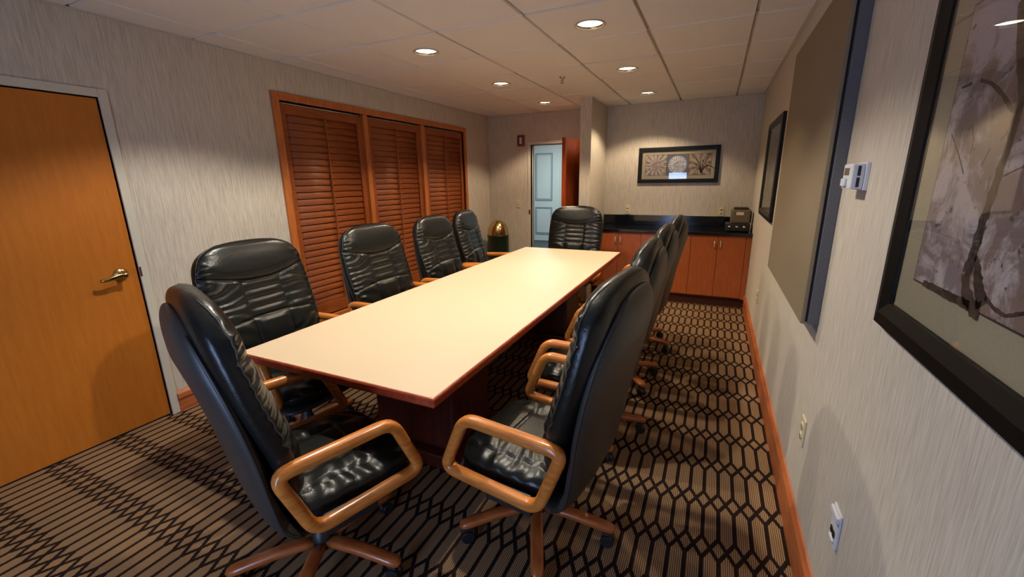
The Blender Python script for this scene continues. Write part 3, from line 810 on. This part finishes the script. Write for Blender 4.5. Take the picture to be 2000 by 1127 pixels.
def pad(P_, Wf, Tf, nu, nv, ne=3.4, disp=None, ew=(5, 5), et=(3, 3), dome=0.0):
    """Puffy pad: P_(s)->(y,z); Wf half width, Tf thickness; closed at both ends. Returns verts, faces, params"""
    vs, fs, par = [], [], []
    ss = []
    for i in range(nv+1):
        t_ = i/nv; s_ = .5-.5*math.cos(PI*t_); s_ = .55*s_+.45*t_
        ss.append(min(max(s_, .0004), .9996))
    for s_ in ss:
        e = .002
        a, c = P_(max(s_-e, 0)), P_(min(s_+e, 1)); q = P_(s_)
        ty, tz = c[0]-a[0], c[1]-a[1]; l = math.hypot(ty, tz); ty /= l; tz /= l
        ny, nz_ = tz, -ty            # front normal
        m_ = ew[0] if s_ < .5 else ew[1]; mt = et[0] if s_ < .5 else et[1]
        k = abs(2*s_-1)
        wf = max(1-k**m_, 0)**(1/2.4)*Wf(s_); tf = max(1-k**(mt*3), 0)**(1/2.2)*Tf(s_)
        for j in range(nu):
            th = 2*PI*j/nu
            x = wf*sgp(math.cos(th), 2/ne); d = tf/2*sgp(math.sin(th), 2/2.6)
            if dome and math.sin(th) < 0: x = wf*sgp(math.cos(th), .85); d = -dome*(.35+.65*s_)*min(1, (1-k)*4)**.5*math.sin(-th)**.9*min(1, tf/max(Tf(s_), 1e-6)) + 0.0
            if disp and math.sin(th) > 0: d += disp(x, q[1], q[0], s_)*min(1, math.sin(th)*3)*min(1, (1-k)*12)
            vs.append((x, q[0]+ny*d, q[1]+nz_*d)); par.append((x, s_, math.sin(th)))
    for i in range(nv):
        for j in range(nu):
            j2 = (j+1) % nu; fs.append((i*nu+j, i*nu+j2, (i+1)*nu+j2, (i+1)*nu+j))
    fs.append(tuple(range(nu))[::-1]); fs.append(tuple(range(nv*nu, (nv+1)*nu)))
    return vs, fs, par

def back_curve(s_):
    z = .435+.757*s_
    y = -.175-.125*s_**1.5 + .030*math.exp(-((s_-.28)/.22)**2)
    return (y, z)
def z_head(x): return .965+.055*(min(abs(x), .3)/.3)**1.6
def back_disp(x, z, y, s_):
    ax = abs(x); d = 0.0; zh = z_head(x)
    g = lambda v, w_: math.exp(-(v/w_)**2)
    pw = .105
    if z > zh:
        d += .010*min(1, (z-zh)/.05)
        d += .0022*g(ax-.27, .05)*math.sin(95*z+4*smoothnoise(9*x, 9*z))
    elif ax < pw:
        if z > .765:
            ph = (z-.765)/((zh-.765)/4); d += -.012+.010*abs(math.sin(PI*ph))**.42
        else: d += .010*min(1, (.765-z)/.03)
    else:
        q = (ax-pw)/(.30-pw)
        ph = 95*z + 46*(ax-pw)*(1 if z > .86 else -1)*min(1, abs(z-.86)*9) + 2.6*smoothnoise(11*x, 13*z, 1.7)
        amp = .0034*(.25+.75*abs(math.sin(23*z+3*x+smoothnoise(7*x, 5*z))))*(.6+.6*q)
        d += .006*math.sin(PI*min(q, 1)) + amp*math.sin(ph)
    if ax > .24 and z < 1.1: d += .0032*min(1, (ax-.24)/.03)*math.sin(2*PI*z/.031+1.5*smoothnoise(8*x, 20*z, .9))*(.55+.45*math.sin(17*z+2))
    d -= .013*g(z-zh, .0065)
    if z < zh and z > .5: d -= .013*g(ax-pw, .006)
    if z < .9: d -= .009*g(z-(.765-.10*max(0, ax-pw)), .005)
    return d

def split_pad(vs, fs, par, classify, mats, names, root, parent_first=True):
    groups = {}
    for f in fs:
        c = [sum(vs[i][k] for i in f)/len(f) for k in range(3)]; th = sum(par[i][2] for i in f)/len(f)
        groups.setdefault(classify(c, th), []).append(f)
    out = {}
    for key in sorted(groups, key=lambda k: 0 if k == 'main' else 1):
        idx = {}; nv_, nf = [], []
        for f in groups[key]:
            g = []
            for i in f:
                if i not in idx: idx[i] = len(nv_); nv_.append(vs[i])
                g.append(idx[i])
            nf.append(tuple(g))
        me = bpy.data.meshes.new(names[key]); me.from_pydata(nv_, [], nf)
        me.polygons.foreach_set('use_smooth', [True]*len(nf)); me.materials.append(M[mats]); me.update()
        par_o = root if key == 'main' else out.get('main', root)
        out[key] = link(names[key], me, par_o)
    return out

def make_chair(label):
    t = thing('executive_chair', label, 'chair', group='black leather executive chairs')
    # back cushion
    vs, fs, par = pad(back_curve, lambda s_: .274+.036*math.sin(PI*min(1, s_*1.05))**.8 + .026*s_, lambda s_: .122-.010*s_, 150, 150, 4.2, back_disp, ew=(6, 7.5), et=(2, 2))
    def cls(c, th):
        if th < .25: return 'main'
        x, y, z = c; zh = z_head(x)
        if z > zh: return 'head'
        if abs(x) < .105 and z > .765: return 'panel'
        if abs(x) < .105: return 'lumbar'
        return 'main'
    pj = [vs[i*150+6] for i in range(10, 146, 3)]; pk = [vs[i*150+69] for i in range(10, 146, 3)]
    MB().sweep(pj + pk[::-1], .0055, .0055, n=6, p=2, up=(0, 1, 0)).build('piping', 'shell', t)
    split_pad(vs, fs, par, cls, 'leather', {'main': 'backrest', 'head': 'headrest', 'panel': 'ribbed_panel', 'lumbar': 'lumbar_pad'}, t)
    # outer shell, wraps under the seat
    ctl = [(.10, .350), (-.05, .338), (-.145, .352), (-.196, .42), (-.222, .55), (-.243, .70), (-.270, .85), (-.303, 1.0), (-.340, 1.145)]
    def shell_curve(s_):
        f = s_*(len(ctl)-1); i = min(int(f), len(ctl)-2); u = f-i
        p = [Vector(ctl[max(0, min(len(ctl)-1, i+k))]) for k in (-1, 0, 1, 2)]
        q = .5*((2*p[1])+(-p[0]+p[2])*u+(2*p[0]-5*p[1]+4*p[2]-p[3])*u*u+(-p[0]+3*p[1]-3*p[2]+p[3])*u**3)
        return (q[0], q[1])
    vs, fs, par = pad(shell_curve, lambda s_: .195+.105*math.sin(PI*min(1, s_*.72)), lambda s_: .045, 60, 60, 5, None, ew=(8, 5), et=(6, 6), dome=.062)
    MB().add(vs, fs, True).build('back_shell', 'shell', t)
    # welt round the shell edge
    pts = []
    for i in range(14, 58): 
        s_ = i/60; q = shell_curve(s_); k = abs(2*s_-1); m_ = 8 if s_ < .5 else 5
        w_ = max(1-k**m_, 0)**(1/2.4)*(.195+.105*math.sin(PI*min(1, s_*.72)))*1.0
        pts.append((w_, q[0]-.004, q[1]))
    pts = pts + [(-x, y, z) for x, y, z in pts[::-1]]
    MB().sweep(pts, .010, .010, n=8, p=2, up=(0, 1, 0)).build('piping', 'shell', t)
    # seat
    def seat_curve(s_):
        y = -.19+.49*s_; z = .425+.008*math.sin(PI*s_) - .035*max(0, (s_-.75)/.25)**2
        return (y, z)
    def seat_disp(x, z, y, s_):
        if abs(x) > .2: return .004*math.sin(2*PI*y/.075+2*smoothnoise(20*x, 9*y, 2.2))*(.5+.5*math.sin(11*y+1))+.003*smoothnoise(14*x, 12*y, 3.1)
        ax = abs(x); g = lambda v, w_: math.exp(-(v/w_)**2); d = .010*math.cos(PI/2*min(1, ax/.28))
        pw = .115
        if ax < pw:
            if y < .12: d += .006*abs(math.sin(PI*(ax)/.040))**.6-.004
            else: d += .006
            d -= .008*g(y-.12, .006)
        else:
            d += .0045*math.sin(75*y+34*(ax-pw)+3*smoothnoise(9*x, 9*y, .5)) + .004*math.sin(PI*min(1, (ax-pw)/.17))
        d -= .010*g(ax-pw, .005)
        d += .004*smoothnoise(14*x, 12*y, 3.1)
        return d
    # pad()'s front normal for a +y running curve points down, so flip z
    vs, fs, par = pad(lambda s_: (seat_curve(1-s_)[0], seat_curve(1-s_)[1]), lambda s_: .272, lambda s_: .100, 110, 90, 4.5, seat_disp, ew=(6, 6), et=(2, 2))
    MB().add(vs, fs, True).build('seat', 'leather', t)
    sp_ = MB(); vs, fs, par = pad(lambda s_: (.31-.45*s_, .365), lambda s_: .282, lambda s_: .034, 60, 30, 6, None, ew=(8, 8), et=(5, 5)); sp_.add(vs, fs, True)
    sp_.build('seat_pan', 'shell', t)
    # arms
    corners = [(-.215, .660), (.175, .668), (.275, .432), (-.125, .412)]
    def loop(r=.052, n=7):
        pts = []; K = len(corners)
        for i in range(K):
            p0, p1, p2 = Vector(corners[i-1]), Vector(corners[i]), Vector(corners[(i+1) % K])
            a = (p0-p1).normalized(); c = (p2-p1).normalized()
            st, en = p1+a*r, p1+c*r
            for k in range(n):
                u = k/(n-1); pts.append((1-u)**2*st+2*u*(1-u)*p1+u*u*en)
        return pts
    lp = loop()
    # subdivide straight runs
    full = []
    for i, p in enumerate(lp):
        q = lp[(i+1) % len(lp)]; full.append(p)
        if (q-p).length > .08:
            for k in range(1, 6): full.append(p.lerp(q, k/6))
    ME = None
    for s_ in (-1, 1):
        path = [(0, p[0], p[1]) for p in full]
        if ME is None:
            a = MB().sweep(path, .043, .046, closed=True, up=(1, 0, 0), n=16, p=2.7).build('armrest', 'arm', t, (s_*.325, 0, 0)); ME = a.data
        else: link('armrest', ME, t, (s_*.325, 0, 0))
    MB().box((-.31, .02, .350), (.31, .075, .362), .003).box((-.31, -.09, .350), (.31, -.04, .362), .003).box((-.312, -.09, .350), (-.303, .10, .435), .003).box((.303, -.09, .350), (.312, .10, .435), .003).build('arm_bracket', 'rubber', t)
    # mechanism and column
    MB().box((-.10, -.11, .285), (.10, .10, .350), .012).build('tilt_mechanism', 'rubber', t)
    MB().lathe([(.036, .085), (.038, .10), (.038, .165), (.030, .17), (.030, .23), (.024, .235), (.024, .29)], n=28).build('gas_column', 'rubber', t)
    # five legs with casters
    LM = CM = None
    for k in range(5):
        a = R(72*k)
        if LM is None:
            path = [(.028, 0, .108), (.08, 0, .112), (.16, 0, .108), (.24, 0, .098), (.30, 0, .088), (.325, 0, .084), (.337, 0, .082), (.343, 0, .0815)]
            lo = MB().sweep(path, .052, .036, n=16, p=2.8, taper=[.95, 1, 1, 1, .98, .88, .62, .2]).build('leg', 'leg', t, (0, 0, 0), (0, 0, a)); LM = lo.data
            b = MB(); b.lathe([(.026, -.022), (.027, -.018), (.027, -.005), (.024, -.003), (.024, .003), (.027, .005), (.027, .018), (.026, .022)], c=(.312, 0, .027), axis='y', n=20)
            b.lathe([(.008, .03), (.008, .075)], c=(.300, 0, 0), n=10); b.box((.290, -.012, .045), (.325, .012, .062), .005)
            co = b.build('caster', 'rubber', lo); CM = co.data
        else:
            lo = link('leg', LM, t, (0, 0, 0), (0, 0, a)); link('caster', CM, lo)
    return t

ch = make_chair('black leather chair at the near end of the table, turned toward the viewer\'s right')
def put(src, x, y, rz, label, leg, off=(0, 0.02), first=False):
    if first: o = src; o.location = (x, y, 0); o.rotation_euler = (0, 0, R(rz)); o['label'] = label
    else: o = dup(src, (x, y, 0), R(rz), label)
    for c in o.children:
        if c.name.split('.')[0] in ('leg', 'gas_column'): c.location = (off[0], off[1], 0)
    legs = [c for c in o.children if c.name.split('.')[0] == 'leg']
    for k, c in enumerate(legs): c.rotation_euler = (0, 0, R(leg - rz + 72*k))
    return o
SPOTS = [
    (-1.335, .985, -20, 'black leather chair at the near end of the table, its back to the viewer', 10, (.045, -.025)),
    (-2.10, 1.53, -90, 'black leather chair on the shutter side, the one nearest the orange door', 18),
    (-2.07, 2.465, -90, 'black leather chair on the shutter side, second from the orange door', 40),
    (-2.07, 3.29, -86, 'black leather chair on the shutter side, third from the orange door', 5),
    (-2.16, 4.04, -79, 'black leather chair on the shutter side, farthest, in front of the brass-domed bin', 25),
    (-1.46, 4.66, 180, 'black leather chair at the far end of the table, facing the viewer', 12),
    (-.54, 1.47, 84, 'black leather chair on the right side, nearest the viewer, its whole arm loop in view', 4, (0, .05)),
    (-.56, 2.30, 90, 'black leather chair on the right side, second from the viewer', 18),
    (-.56, 3.08, 90, 'black leather chair on the right side, third from the viewer', 30),
    (-.54, 3.85, 90, 'black leather chair on the right side, farthest, before the sideboard cabinets', 50),
]
for i, s_ in enumerate(SPOTS[1:]): put(ch, *s_)
put(ch, *SPOTS[0], first=True)
